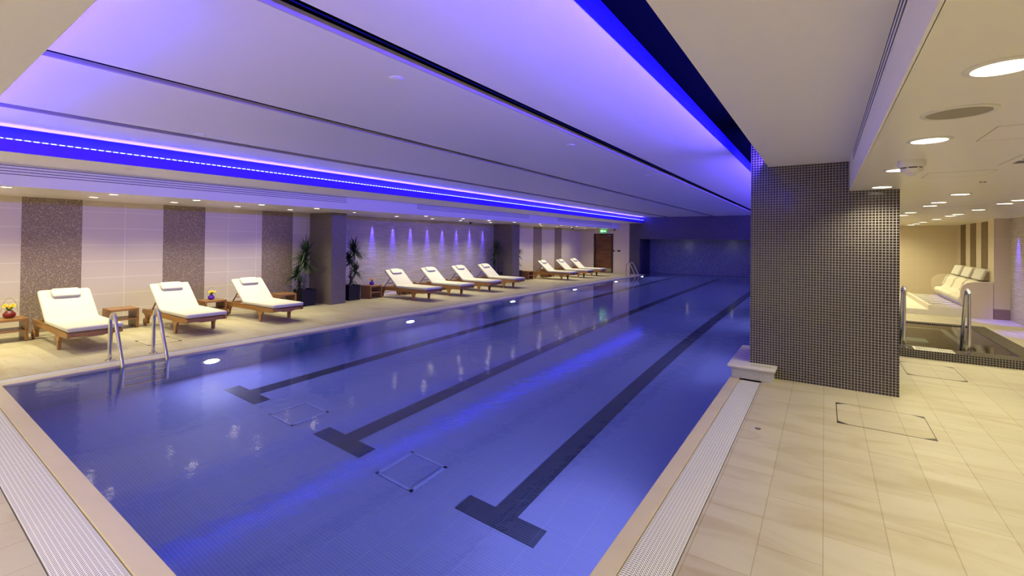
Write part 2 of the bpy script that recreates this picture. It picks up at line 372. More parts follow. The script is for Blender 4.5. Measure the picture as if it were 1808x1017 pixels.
# walls
b = MB().box(WX-.2, WX, -3.5, 7.1, 0, 3.2).build('wall_left', M['wall_tile_yz']); struct(b)
b = MB().box(WX-.2, WX, 7.1, 15.0, 0, 3.2).build('wall_left_stone', M['split']); struct(b)
b = MB().box(WX-.2, WX, 15.0, YF+.2, 0, 3.2).build('wall_left_far', M['wall_tile_yz']); struct(b)
st = MB()
for a, c in ((1.83, 2.57), (3.77, 4.51), (5.70, 6.44)): st.box(WX, WX+.006, a, c, 0, ZL)
for a, c in ((17.73, 18.47), (19.70, 20.40)): st.box(WX, WX+.006, a, c, 0, ZL)
struct(st.build('trim_3', M['stripe']))
# door wall (with opening filled by the door) and far wall
dw = MB()
DX0, DX1, DZ = -9.95, -8.90, 1.985
dw.box(WX, DX0, YF, YF+.2, 0, 2.9).box(DX1, -8.06, YF, YF+.2, 0, 2.9).box(DX0, DX1, YF, YF+.2, DZ, 2.9)
struct(dw.build('wall_far_left', M['wall_tile_xz']))
M['beam_xz'] = tiles('navy_mosaic_front', (.045, .04, .06), (.085, .075, .11), (.07, .06, .09), .03, .03, ('X', 'Z', None), .002, .4, 0, bst=.1)
fw_ = MB().m(M['beam_xz']); fw_.box(-8.06, -7.545, YF, YF+.25, -.012, 3.1).box(-7.545, -.3, YF, YF+.25, 1.73, 3.1)
struct(fw_.build('wall_far'))
RY = 24.15
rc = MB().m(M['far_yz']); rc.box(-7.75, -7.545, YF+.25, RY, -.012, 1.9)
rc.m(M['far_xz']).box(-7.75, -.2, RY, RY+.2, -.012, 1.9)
struct(rc.build('wall_recess'))
struct(MB().box(-7.545, -.3, YF+.25, RY, 1.73, 1.85).build('ceiling_recess', M['ceil']))
struct(MB().box(3.3, 3.5, -3.5, 14.3, 0, 3.2).build('wall_right_stone', M['split']))
struct(MB().box(3.3, 3.5, 14.3, 19.2, 0, 3.2).build('wall_right', M['wall_tile_yz']))
struct(MB().box(-.3, 3.5, 19, 19.2, 0, 2.9).build('wall_spa_end', M['wall_tile_xz']))
struct(MB().box(-.3, -.1, 12.6, YF+.2, 0, 3.1).build('wall_spa_left', M['wall_tile_yz']))
struct(MB().box(WX-.2, 3.5, -3.7, -3.5, 0, 3.2).build('wall_back', M['white_wall']))
bs = MB()
for a, c in ((18.0, 18.55), (16.92, 17.48), (15.87, 16.40)): bs.box(3.292, 3.3, a, c, 1.02, ZR)
struct(bs.build('trim_4', M['brown_stripe']))
# ceilings
main = MB()
edges = [(-7.47, -6.36), (-6.16, -4.30), (-4.14, -2.37), (-2.185, -1.015)]
FE = lambda x: .62 - .031*(x+3.4)      # near edge of the raised ceiling, skewed like the pool end
for a, c in edges: main.prism([(a, FE(a)-.3), (c, FE(c)-.3), (c, YF), (a, YF)], 'z', ZM, ZM+.11)
struct(main.build('ceiling', M['ceil']))
vt = MB(); vt.box(-7.9, -.56, .1, YF, 3.16, 3.2).box(-.57, -.56, .1, YF, 2.72, 3.18)
for a, c in ((-6.36, -6.16), (-4.30, -4.14), (-2.37, -2.185)): vt.box(a-.03, c+.03, .3, YF, ZM+.112, ZM+.13)
struct(vt.build('ceiling_void', M['void']))
struct(MB().prism([(WX, -3.5), (.225, -3.5), (.225, FE(.225)), (-.56, FE(-.56)), (-7.6, FE(-7.6)), (WX, FE(-7.6))], 'z', ZS, 2.72).build('ceiling_near', M['ceil']))
struct(MB().box(-.56, .225, FE(-.3)-.05, YF, ZS, ZS+.2).build('ceiling_pool_edge', M['ceil']))
sr = MB(); sr.box(.235, 3.4, -3.5, 19.1, ZR, ZR+.12); struct(sr.build('ceiling_right', M['ceil_gloss']))
struct(MB().box(.225, .237, -3.5, 19.1, ZR, 2.72).build('trim_5', M['ceil']))
# left soffit, fascia and light trough
sl = MB(); sl.box(WX, -8.561, -3.5, YF, ZL, ZL+.03); struct(sl.build('ceiling_left', M['ceil_gloss']))
fa = MB(); fa.box(-8.56, -8.55, -3.5, YF, ZL, 2.50).box(-8.56, -7.331, FE(-8)-.1, YF, 2.50, 2.53)
struct(fa.build('trim_6', M['ceil']))
struct(MB().box(-7.33, -7.32, FE(-7.4)-.1, YF, 2.50, 2.635).build('trim_13', mat('violet_led_glow_colour', (.10, .02, .92), .6)))  # lip face, violet LED spill put into its colour
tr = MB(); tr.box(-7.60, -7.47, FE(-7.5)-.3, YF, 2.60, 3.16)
struct(tr.build('trim_7', M['blue_glow']))  # back wall carries the blue LED light in its colour
# right ceiling slab edge strip (upstand lit by the LEDs, their blue also in its colour)
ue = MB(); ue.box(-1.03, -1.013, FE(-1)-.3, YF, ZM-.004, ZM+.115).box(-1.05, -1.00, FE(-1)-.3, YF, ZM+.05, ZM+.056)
struct(ue.build('trim_8', M['blue_glow']))
# tracks inside ceiling slots
for i, (a, c, sh) in enumerate(((-2.37, -2.185, .046), (-4.30, -4.14, .033), (-6.36, -6.16, .034))):
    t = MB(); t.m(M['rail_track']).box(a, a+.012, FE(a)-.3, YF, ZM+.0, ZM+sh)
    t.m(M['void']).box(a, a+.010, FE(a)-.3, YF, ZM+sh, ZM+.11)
    if i == 0: t.m(M['blue_glow']).box(a+.010, a+.016, FE(a)-.3, YF, ZM+.068, ZM+.076)  # thin bar coloured as the blue light line in the slot
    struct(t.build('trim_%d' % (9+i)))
# ================================================================== POOL
pool = empty('swimming_pool', 'long rectangular blue tiled swimming pool with dark lane lines', 'pool', (0, 0, 0))
D = -1.2
pb = MB()
pb.m(M['pool_floor']).prism([(-7.6, .7), (-.6, .7), (-.6, RY), (-7.6, RY)], 'z', D-.1, D)
pb.m(M['pool_wall'])
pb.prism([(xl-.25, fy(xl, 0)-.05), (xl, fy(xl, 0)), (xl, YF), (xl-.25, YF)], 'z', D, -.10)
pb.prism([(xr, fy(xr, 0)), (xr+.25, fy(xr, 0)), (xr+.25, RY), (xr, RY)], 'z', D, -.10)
pb.prism([(xl-.25, fy(xl, 0)-.3), (xr+.25, fy(xr, 0)-.3), (xr+.25, fy(xr+.25, 0)), (xl-.25, fy(xl-.25, 0))], 'z', D, -.10)
pb.box(-7.60, -7.545, YF, RY, D, -.03).box(-7.6, -.7, RY-.02, RY, D, -.03).box(-7.60, xl, YF-.03, YF, D, -.03)
pb.build('basin', None, pool)
for cx in (-6.05, -4.10, -2.13):
    MB().box(cx-.105, cx+.105, 3.14, 23.5, D+.002, D+.006).box(cx-.375, cx+.375, 2.94, 3.14, D+.002, D+.006).build('lane_line', M['lane'], pool)
for x0, y0 in ((-3.40, 2.87), (-5.27, 2.90)):
    fr = MB(); t = .03
    fr.box(x0, x0+.46, y0, y0+t, D, D+.012).box(x0, x0+.46, y0+.43, y0+.46, D, D+.012).box(x0, x0+t, y0, y0+.46, D, D+.012).box(x0+.43, x0+.46, y0, y0+.46, D, D+.012)
    fr.build('drain_cover', M['drain'], pool)
wt = MB().prism([(xl, fy(xl, 0)), (xr, fy(xr, 0)), (xr, YF), (-7.545, YF+.01)], 'z', -.02, -.02)
wm = MB(); wm.add([(xl, fy(xl, 0), -.02), (xr, fy(xr, 0), -.02), (xr, RY, -.02), (-7.545, RY, -.02), (-7.545, YF, -.02), (xl, YF, -.02)], [(0, 1, 2, 3, 4, 5)])
o = wm.build('pool_water', M['water']); tag(o, 'still blue water filling the long swimming pool', 'water', kind='stuff')
if o.data.polygons[0].normal.z < 0: o.data.flip_normals()
# gratings
def grate(name, a, b_, c, d, label):
    """a-b inner edge, d-c outer edge; plank with uv in metres, slightly narrower than the channel"""
    g = MB(); a, b_, c, d = (Vector((*p, 0)) for p in (a, b_, c, d))
    L_ = (b_-a).length; W_ = (d-a).length
    ia = a + (d-a)*.03; ib = b_ + (c-b_)*.03; ic = b_ + (c-b_)*.97; id_ = a + (d-a)*.97
    vs = []; uv = []
    for z in (-.03, -.003):
        for p, q in ((ia, (0, 0)), (ib, (0, L_)), (ic, (W_, L_)), (id_, (W_, 0))): vs.append((p.x, p.y, z)); uv.append(q)
    g.add(vs, [(0, 3, 2, 1), (4, 5, 6, 7), (0, 1, 5, 4), (1, 2, 6, 5), (2, 3, 7, 6), (3, 0, 4, 7)]); g.uv = uv
    g.m(M['dark'])
    o = g.build(name, M['grating']); o.data.materials.clear(); o.data.materials.append(M['grating'])
    tag(o, label, 'drain grating'); return o
grate('drain_grating', (R1, fy(R1, GO)+.0), (R1, 6.04), (R2, 6.04), (R2, fy(R2, GO+GW)), 'white ribbed overflow grating along the right edge of the pool')
grate('drain_grating', (R1-.02, fy(R1, GO)), (L1, fy(L1, GO)), (L2, fy(L2, GO+GW)), (R2-.02, fy(R2, GO+GW)), 'wide white ribbed grating across the near end of the pool')
grate('drain_grating', (L1, fy(L1, GO)+.02), (L1, YF-.02), (L2, YF-.02), (L2, fy(L2, GO+GW)+.02), 'narrow white grating between the lounger deck and the pool')
# pool lights
pl0 = None
for i, (x, y, z, d) in enumerate(((xl, 3.14, -.60, 1), (xl, 6.95, -.60, 1), (xl, 10.82, -.62, 1), (xl, 14.7, -.65, 1), (xl, 18.57, -.65, 1), (xl, 21.9, -.6, 1), (xr, 7.75, -.55, -1), (xr, 3.14, -.6, -1), (xr, 11.6, -.6, -1), (xr, 15.4, -.6, -1), (xr, 19.2, -.6, -1))):
    lab = ['underwater light nearest along the left pool wall, right of the near ladder', 'underwater light second nearest along the left pool wall', 'underwater light third nearest along the left pool wall', 'underwater light fourth along the left pool wall', 'underwater light fifth along the left pool wall', 'farthest underwater light, beside the far ladder', 'underwater light in the right pool wall behind the black pillar', 'underwater light in the right pool wall at the near end', 'underwater light in the right pool wall, third from the near end', 'underwater light in the right pool wall, fourth from the near end', 'underwater light in the right pool wall, farthest'][i]
    e = empty('pool_light', lab, 'pool light', (x, y, z), 0 if d > 0 else math.pi)
    if pl0 is None:
        MB().lathe([(.13, 0), (.13, .012), (.10, .03), (.098, .028)], n=28).build('bezel', M['steel'], e, True, rot=(0, math.pi/2, 0), auto=35)
        MB().lathe([(.098, .024), (.09, .034), (.04, .042)], n=28).build('lens', M['pool_lamp'], e, True, rot=(0, math.pi/2, 0)); pl0 = e
    else:
        for ch in [k for k in pl0.children if k.type == 'MESH']:
            c = ch.copy(); C.objects.link(c); c.parent = e
    light('AREA', 'pool_lamp', e, (.06, 0, 0), K_POOL*(2.0 if y < 5 else 1.0), (.68, .64, 1.0), rot=(0, -math.pi/2, 0), shape='DISK', size=.18)
# ladder
def make_ladder(loc, rz, label, widths=.47, under=True):
    e = empty('pool_ladder', label, 'pool ladder', loc, rz)
    for y in (0, widths):
        path = smooth_path([(0, y, -.0), (0, y, .40), (.015, y, .53), (.075, y, .60), (.15, y, .585), (.20, y, .50), (.42, y, .06), (.455, y, -.02), (.46, y, -.12), (.46, y, -.5), (.46, y, -1.0)])
        hr = MB().tube(path, .0215, 12).build('handrail', M['steel'], e, True)
        MB().lathe([(.052, 0), (.052, .006), (.028, .014), (.0225, .016)], (0, y, 0)).build('floor_flange', M['steel'], hr, True, auto=35)
    for z in (-.13, -.40, -.66, -.92):
        MB().box(.425, .505, .02, widths-.02, z-.012, z+.012).build('tread', M['steel_dull'], e, bev=.004)
    return e
make_ladder((-7.645, 2.12, 0), 0, 'polished steel pool ladder at the near left corner of the pool')
make_ladder((-7.66, 21.0, 0), 0, 'steel pool ladder at the far end beside the tiled recess')
# ================================================================== COLUMNS, BLOCK
def clad(name, x0, x1, y0, y1, z0, z1, mx, my, label, cat='pillar', top=None):
    m = MB(); m.m(mx).quad((x0, y0, z0), (x1, y0, z0), (x1, y0, z1), (x0, y0, z1)).quad((x0, y1, z0), (x0, y1, z1), (x1, y1, z1), (x1, y1, z0))
    m.m(my).quad((x0, y0, z0), (x0, y0, z1), (x0, y1, z1), (x0, y1, z0)).quad((x1, y0, z0), (x1, y1, z0), (x1, y1, z1), (x1, y0, z1))
    m.m(top or mx).quad((x0, y0, z1), (x1, y0, z1), (x1, y1, z1), (x0, y1, z1)).quad((x0, y0, z0), (x0, y1, z0), (x1, y1, z0), (x1, y0, z0))
    return tag(m.build(name), label, cat)
p = clad('tiled_pillar', -.745, .655, 6.315, 7.15, 0, 3.14, M['mosaic_xz'], M['mosaic_yz'], 'wide black mosaic pillar with white grout in the foreground')
p = clad('tiled_pillar', WX+.001, -9.855, 6.90, 7.31, 0, ZL-.001, M['col_xz'], M['col_yz'], 'grey mosaic column between the two nearer potted plants')
p = clad('tiled_pillar', WX+.001, -9.855, 14.74, 15.22, 0, ZL-.001, M['col_xz'], M['col_yz'], 'grey mosaic column between the two farther potted plants')
blk = empty('poolside_block', 'low cream stone topped block at the foot of the black pillar', 'block', (-.70, 6.7, 0))
bb = MB(); bb.m(M['pale_mosaic']).prism([(-.215, -.60), (.215, -.60), (.215, -.388), (-.048, -.388), (-.048, .60), (-.215, .60)], 'z', 0, .125); bb.build('block_base', None, blk)
MB().prism([(-.26, -.645), (.245, -.645), (.245, -.388), (-.048, -.388), (-.048, .62), (-.26, .62)], 'z', .125, .155).build('stone_cap', M['slab'], blk, bev=.008)
lt = MB(); xx = -.015
for k, strokes in enumerate(('|-', '-', 'I-', '.', 'v', 'i', 'I', '-')):
    lt.box(xx, xx+.005, -.545, -.515, .155, .1565).box(xx, xx+.018, -.518, -.512, .155, .1565); xx += .028
lt.build('lettering', M['dark'], blk)
# ================================================================== LOUNGERS
def make_lounger(label):
    """local +x = foot end; origin under the middle"""
    e = empty('sun_lounger', label, 'sun lounger', group='teak sun loungers in a row beside the pool')
    W = .60
    for s in (-1, 1):
        y0 = s*W/2 - (.035 if s > 0 else 0)
        prof = [(-.95, .205), (-.95, .262), (-.90, .285), (.86, .285), (.93, .275), (.955, .245), (.93, .215), (.86, .205), (.70, .2), (-.80, .2)]
        MB().prism(prof, 'y', y0, y0+.035).build('side_rail', M['teak'], e, bev=.003)
        # front leg with curved brackets
        fl_ = [(.36, .205), (.415, .17), (.445, .11), (.452, .0), (.512, .0), (.520, .11), (.55, .17), (.61, .205)]
        MB().prism(fl_, 'y', y0-.002, y0+.037).build('leg', M['teak'], e, bev=.003)
        rl = [(-.86, .205), (-.80, .16), (-.775, .10), (-.765, .03), (-.70, .03), (-.69, .10), (-.66, .16), (-.60, .205)]
        MB().prism(rl, 'y', y0-.002, y0+.037).build('leg', M['teak'], e, bev=.003)
        wy = y0 - .004 if s < 0 else y0+.037+.036+.003
        wh = MB().lathe([(.02, 0), (.062, 0), (.070, .004), (.070, .026), (.062, .03), (.02, .03), (.015, .036)], n=24)
        wh.build('wheel', M['teak'], e, True, loc=(-.735, wy, .07), rot=(math.pi/2 if s > 0 else -math.pi/2, 0, 0) if False else (math.pi/2, 0, 0), auto=35)
    for x in (-.90, .48, .885): MB().box(x-.02, x+.02, -W/2+.035, W/2-.035, .215, .265).build('cross_rail', M['teak_y'], e)
    ep = [(-W/2+.04, .268), (-W/2+.04, .235), (-.18, .225), (-.08, .20), (.08, .20), (.18, .225), (W/2-.04, .235), (W/2-.04, .268)]
    MB().prism(ep, 'x', .895, .92).build('foot_apron', M['teak_y'], e, bev=.002)
    slt = MB()
    for k in range(16): slt.box(-.10+k*.062, -.055+k*.062, -W/2+.036, W/2-.036, .268, .284)
    slt.build('seat_slats', M['teak_y'], e)
    # backrest frame, hinged at x=-.12
    a = math.radians(40); hx, hz = -.13, .285; L_ = .69; ca, sa = math.cos(a), math.sin(a)
    bk = MB()
    def bx(u0, u1, y0, y1, t0, t1):
        vs = []
        for t in (t0, t1):
            for y in (y0, y1):
                for u in (u0, u1): vs.append((hx - u*ca - t*sa*-1*-1, y, hz + u*sa - t*ca*-1*-1))
        bk.add(vs, [(0, 2, 3, 1), (4, 5, 7, 6), (0, 1, 5, 4), (2, 6, 7, 3), (0, 4, 6, 2), (1, 3, 7, 5)])
    for y in (-W/2+.04, W/2-.065): bx(0, L_, y, y+.025, 0, .035)
    for k in range(10): bx(.02+k*.067, .065+k*.067, -W/2+.04, W/2-.04, -.012, .0)
    bk.build('backrest_frame', M['teak_y'], e)
    for y in (-.20, .20):
        p0 = Vector((hx-.46*ca, y, hz+.46*sa-.03)); p1 = Vector((-.78, y, .25))
        MB().tube([p0, p1], .013, 8).build('prop_bar', M['table_wood'], e, True)
    MB().tube([(-.60, -.20, .375), (-.60, .20, .375)], .011, 8).build('prop_rod', M['teak_y'], e, True)
    # mattress
    th = .062; path = [(.955, .285+th/2+.004)]
    for k in range(1, 9): path.append((.955-k*.125, .285+th/2+.006))
    r = .12
    x0, z0 = -.10, .285+th/2+.006
    for k in range(1, 6): t = a*k/5; path.append((x0 - r*math.sin(t), z0 + r*(1-math.cos(t))))
    bx0, bz0 = path[-1]
    for k in range(1, 9): path.append((bx0 - ca*.0745*k, bz0 + sa*.0745*k))
    mt_ = MB().sweep(path, .615, th, .022, 4).build('mattress', M['fabric'], e, True)
    pc = (path[-2][0]-.0, path[-2][1])
    pp = []
    for k in range(6): u = .045 + k*.034; pp.append((path[-1][0] + ca*(u-.02) - sa*-0.0 + sa*.052, path[-1][1] - sa*(u-.02) + ca*.052))
    MB().sweep(pp, .34, .055, .026, 4, end_taper=.025).build('headrest_pillow', M['fabric'], mt_, True)
    return e
LY = [2.19, 3.61, 5.00, 8.98, 10.34, 11.73, 13.10, 17.20, 18.78, 20.17]
LL = ['cream cushioned teak lounger nearest the camera, standing before a bronze mosaic stripe between two tables',
      'cream cushioned teak lounger second nearest, right of the near pool ladder',
      'cream cushioned teak lounger third nearest, before the potted plant and grey column',
      'cream lounger first of four at the stone wall, beside the orange flowers',
      'cream lounger second of four at the blue lit stone wall',
      'cream lounger third of four at the blue lit stone wall, left of a purple vase',
      'cream lounger last of four at the stone wall, before the far grey column',
      'cream lounger first of the three farthest, beside the dark wooden side table',
      'cream lounger in the middle of the three farthest loungers',
      'cream lounger farthest from the camera, in front of the wooden door']
lp = None
for y, lab in zip(LY, LL):
    if lp is None: lp = make_lounger(lab); o = lp
    else: o = copy_tree(lp); o['label'] = lab
    o.location = (-9.385, y, 0); o.rotation_euler = (0, 0, random.uniform(-.012, .012))
# ================================================================== SIDE TABLES
def make_table(label):
    e = empty('side_table', label, 'side table', group='low wooden side tables between the loungers'); w_ = .40; h = .345
    MB().box(-w_/2, w_/2, -w_/2, w_/2, h-.035, h).build('table_top', M['table_wood'], e, bev=.003)
    for s in (-1, 1):
        y = s*(w_/2-.0175)
        MB().box(-w_/2, w_/2, y-.0175, y+.0175, 0, h-.035).build('side_panel', M['table_wood'], e, bev=.003)
    MB().box(-w_/2+.01, w_/2-.005, -w_/2+.035, w_/2-.035, .15, .175).build('shelf', M['table_wood'], e)
    return e
TY = [1.60, 2.97, 4.42, 5.91, 8.39, 9.66, 11.05, 12.42, 16.35, 17.95, 19.5, 21.15]
TL = ['wooden side table at the left edge with a red vase', 'empty wooden side table between the two nearest loungers',
      'wooden side table with a purple vase, between second and third loungers', 'empty wooden side table beside the black planter near the grey column',
      'wooden side table with purple vase of orange flowers beside the planter', 'wooden side table between first and second loungers at the stone wall',
      'wooden side table between second and third loungers at the stone wall', 'wooden side table with purple vase before the last stone wall lounger',
      'dark wooden side table right of the far grey column', 'wooden side table with pink flowers among the farthest loungers',
      'wooden side table left of the farthest lounger', 'wooden side table with yellow flowers before the door']
t0 = None
for y, lab in zip(TY, TL):
    if t0 is None: t0 = make_table(lab); o = t0
    else: o = copy_tree(t0); o['label'] = lab
    o.location = (-10.2, y, 0)
# ================================================================== VASES
def vase(loc, label, vc, fcol, n=5, loop=True, sc=1.0, seed=1):
    rnd = random.Random(seed); e = empty('flower_vase', label, 'vase', loc); e.scale = (sc, sc, sc)
    vm = mat('vase_glass', vc, .12); fm = mat('petals', fcol, .6); gm = mat('sprig_green', (.05, .12, .03), .6); cm = mat('flower_centre', (.55, .22, .02), .7)
    MB().lathe([(.022, 0), (.045, .008), (.058, .032), (.055, .058), (.036, .078), (.030, .084), (.034, .092), (.028, .090)], n=24).build('vase_body', vm, e, True)
    lf = MB()
    for k in range(12):
        t = rnd.uniform(0, 6.28); r = rnd.uniform(.03, .065); z = rnd.uniform(.10, .15)
        p = [(0, 0, .085), (r*.6*math.cos(t), r*.6*math.sin(t), z), (r*1.2*math.cos(t), r*1.2*math.sin(t), z-.01)]
        a = Vector((-math.sin(t), math.cos(t), 0))*.012
        P = [Vector(q) for q in p]
        lf.add([P[0]-a*.3, P[0]+a*.3, P[1]+a, P[1]-a, P[2]], [(0, 1, 2, 3), (3, 2, 4)])
    lf.build('leaves', gm, e)
    for k in range(n):
        t = k*2*math.pi/n + rnd.uniform(-.3, .3); r = 0 if k == 0 else rnd.uniform(.03, .052); z = rnd.uniform(.125, .155)
        c = Vector((r*math.cos(t), r*math.sin(t), z)); f = MB().m(fm); R = .033
        d = Vector((c.x*6+.5, c.y*6-.4, .8)).normalized(); u = d.orthogonal().normalized(); v = d.cross(u)
        for q in range(11):
            a = 2*math.pi*q/11; a2 = a+.42; dirv = u*math.cos(a)+v*math.sin(a); d2 = u*math.cos(a2)+v*math.sin(a2); dm = (dirv+d2).normalized()
            f.add([c, c+dirv*R*.6+d*.004, c+dm*R, c+d2*R*.6+d*.004, c-d*.006], [(0, 1, 2, 3), (4, 3, 2, 1)])
        f.m(cm); cc = c + d*.004
        f.add([cc+u*.009, cc+v*.009, cc-u*.009, cc-v*.009, cc+d*.008], [(0, 1, 4), (1, 2, 4), (2, 3, 4), (3, 0, 4)])
        f.build('flower', None, e)
        MB().tube([(0, 0, .07), tuple(c-d*.006)], .002, 5).build('flower_stem', gm, e)
    if loop:
        pts = [(0, .055*math.cos(a)*1.25, .075 + .165*math.sin(a)) for a in [math.pi*k/14 for k in range(15)]]
        MB().tube(pts, .0022, 6).build('wire_handle', M['stem'], e, True)
    return e
RED, PUR = (.18, .008, .008), (.08, .01, .38)
vase((-10.22, 1.63, .345), 'dark red vase of yellow and orange flowers on the leftmost table', RED, (.95, .55, .02), 6, True, 1.25, 3)
vase((-10.22, 4.42, .345), 'purple vase of yellow flowers with a wire loop handle', PUR, (.95, .68, .02), 6, True, 1.05, 5)
vase((-10.2, 8.40, .345), 'purple vase of orange flowers beside the planter at the stone wall', PUR, (.95, .35, .05), 5, False, 1.1, 8)
vase((-10.2, 12.55, .345), 'magenta vase of tall dark flowers before the last stone wall lounger', (.20, .01, .22), (.25, .02, .12), 4, True, 1.2, 12)
vase((-10.2, 17.95, .345), 'vase of red flowers half hidden by the first of the farthest loungers', (.15, .02, .05), (.40, .05, .05), 4, False, 1.1, 14)
vase((-10.1, 21.15, .345), 'vase of yellow flowers right of the farthest lounger', (.35, .15, .02), (.95, .55, .03), 6, False, 1.3, 18)
# ================================================================== PLANTS
def plant(loc, label, seed, hs, ylim=(-9, 99)):
    rnd = random.Random(seed); e = empty('potted_plant', label, 'plant', loc); w_ = .36; h = .39
    pm = MB(); t = .02
    o_ = [(-w_/2*.94, -w_/2*.94), (w_/2*.94, -w_/2*.94), (w_/2*.94, w_/2*.94), (-w_/2*.94, w_/2*.94)]
    vs = [(x, y, 0) for x, y in o_] + [(x/.94, y/.94, h) for x, y in o_] + [(x/.94*.88, y/.94*.88, h) for x, y in o_] + [(x/.94*.88, y/.94*.88, h-.05) for x, y in o_]
    fs = [(0, 3, 2, 1)]
    for r in range(3): fs += [(r*4+i, r*4+(i+1) % 4, r*4+4+(i+1) % 4, r*4+4+i) for i in range(4)]
    pm.add(vs, fs + [(12, 13, 14, 15)]); pm.build('planter', M['planter'], e)
    MB().box(-.15, .15, -.15, .15, h-.055, h-.035).build('soil', M['soil'], e)
    for (hx, hy, hz, R, n) in hs:
        bx, by = hx*.25, hy*.25
        MB().tube(smooth_path([(bx, by, h-.05), (bx+.01, by, (h+hz)/2), (hx, hy, hz-.02)], 5), .015, 8, .010).build('stem', M['stem'], e, True)
        lf = MB()
        for k in range(n):
            t = k*2.399 + rnd.uniform(-.2, .2); el = rnd.uniform(-.35, 1.45)
            L_ = R*rnd.uniform(.85, 1.2); wd = .019; segs = 5; z0 = hz + rnd.uniform(-.08, .05)
            d = Vector((math.cos(t)*math.cos(el), math.sin(t)*math.cos(el), math.sin(el))); side = Vector((-math.sin(t), math.cos(t), 0))
            V = []
            for q in range(segs+1):
                u = q/segs; p = Vector((hx, hy, z0)) + d*L_*u + Vector((0, 0, -1))*(L_*.45*u*u*math.cos(el))
                ww = wd*(1-u)**.6*(.5+min(u*3, .5))
                for q_ in (p - side*ww, p + side*ww):
                    q_.x = max(q_.x, WX - loc[0] + .02 + .01*u); q_.y = min(max(q_.y, ylim[0]-loc[1]+.01*u), ylim[1]-loc[1]-.01*u); V.append(q_)
            lf.add(V, [(2*q, 2*q+1, 2*q+3, 2*q+2) for q in range(segs)])
        lf.build('leaf_head', M['leaf'], e, True)
    return e
plant((-10.25, 6.47, 0), 'tall spiky potted plant in a black planter left of the near column', 2, [(0.0, .02, 1.24, .40, 130), (.03, -.04, .98, .37, 120), (-.06, -.16, .72, .30, 80), (-.02, -.14, .48, .22, 40)], (-9, 6.88))
plant((-10.30, 7.79, 0), 'tall spiky potted plant in a black planter right of the near column', 4, [(.0, .10, 1.26, .40, 130), (-.03, -.02, 1.0, .32, 100), (.03, .13, .73, .29, 80), (.0, .02, .50, .22, 40)], (7.33, 99))
plant((-10.30, 14.30, 0), 'spiky potted plant left of the far grey column', 6, [(.0, .0, 1.26, .40, 110), (-.02, -.05, 1.0, .30, 60), (.0, -.1, .70, .25, 50)], (-9, 14.72))
plant((-10.35, 15.75, 0), 'spiky potted plant partly hidden behind the far grey column', 9, [(.0, .0, 1.24, .40, 110), (.03, .05, .98, .30, 60), (.0, .1, .70, .25, 50)], (15.24, 99))
# ================================================================== CEILING FITTINGS
def downlight(x, y, z, r, en, label, group, protos={}, spot=True, size=2.2, col=WARM, kind='downlight', lamp=None):
    e = empty(kind, label, 'ceiling light', (x, y, z), 0, group); key = (kind, r)
    if key not in protos:
        MB().lathe([(r*1.28, 0), (r*1.28, -.004), (r*1.02, -.007), (r, -.002)], n=32).build('trim_ring', M['white_pl'], e, True, auto=35)
        MB().cyl((0, 0, -.006), r*.99, .004, n=32).build('lens', lamp or M['lamp'], e)
        protos[key] = e
    else:
        for ch in [k for k in protos[key].children if k.type == 'MESH']:
            c = ch.copy(); C.objects.link(c); c.parent = e
    if en:
        light('SPOT', 'lamp', e, (0, 0, -.012), en, col, spot_size=size, spot_blend=.9, shadow_soft_size=r*.6)
    return e
G1, G2 = 'downlights over the lounger heads', 'downlights along the soffit edge above the loungers'
for y in (-2, -.8, .3, 1.35, 2.45, 3.56, 4.65, 5.75, 8.8, 10.2, 11.49, 13.1, 16.6, 17.97, 19.4, 20.8):
    downlight(-9.7, y, ZL, .052, K_LEFT, 'small round downlight in the wall side row above the lounger heads', G1)
for y in (-2, -.8, .3, 1.35, 2.44, 3.54, 4.63, 5.77, 8.96, 10.49, 11.76, 13.2, 14.9, 16.6, 18.0, 19.9, 21.3):
    downlight(-8.76, y, ZL, .052, K_LEFT*.28, 'small round downlight in the pool side row of the left soffit', G2)
downlight(-9.25, 7.08, ZL, .035, 2.0, 'small dim yellow downlight in front of the near grey column', None)
labs = {2.13: 'large round downlight at the top right corner of the photo', 3.423: 'round downlight between the ceiling speaker and the smoke detector',
        4.67: 'round downlight just past the smoke detector', 5.99: 'round downlight touching the front of the black pillar'}
for y in (2.13, 3.423, 4.67, 5.99): downlight(.48, y, ZR, .078, K_RIGHT, labs[y], None, size=2.5)
for x, y in ((.48, .85), (.48, -.5), (.48, -1.8), (2.0, -1.5), (2.0, .6), (2.0, 2.6), (2.0, 4.6), (1.7, 6.3)):  # off-frame downlights, added for more light on the near right deck
    downlight(x, y, ZR, .078, K_RIGHT*(.8 if y < 4 else 1.5), 'unseen round downlight added over the near right hand deck', 'added downlights over the near right deck', size=2.5)
for x, y in ((1.28, 7.23), (1.29, 8.5), (1.30, 9.19), (2.06, 8.49), (2.06, 9.095), (2.08, 10.52), (2.08, 11.92), (2.08, 12.56), (1.29, 12.0), (1.29, 11.0), (2.11, 14.13), (2.10, 15.80), (2.12, 17.03), (2.12, 17.98)):
    downlight(x, y, ZR, .078, K_RIGHT*(.8 if x < 2 or y > 14.5 else .55), 'round downlight in the ceiling around the spa pool and warm benches', 'downlights over the spa area', size=2.7)
for x, y in ((.3, 10.2), (.3, 13.2), (.3, 15.0), (.3, 16.8), (1.2, 18.2), (1.3, 16.8), (1.3, 15.2), (2.9, 9.6)):  # hidden downlights, added to brighten the spa end wall
    downlight(x, y, ZR, .078, K_RIGHT*1.3, 'unseen round downlight added in the ceiling beyond the black pillar', 'added downlights behind the pillar', size=2.7)
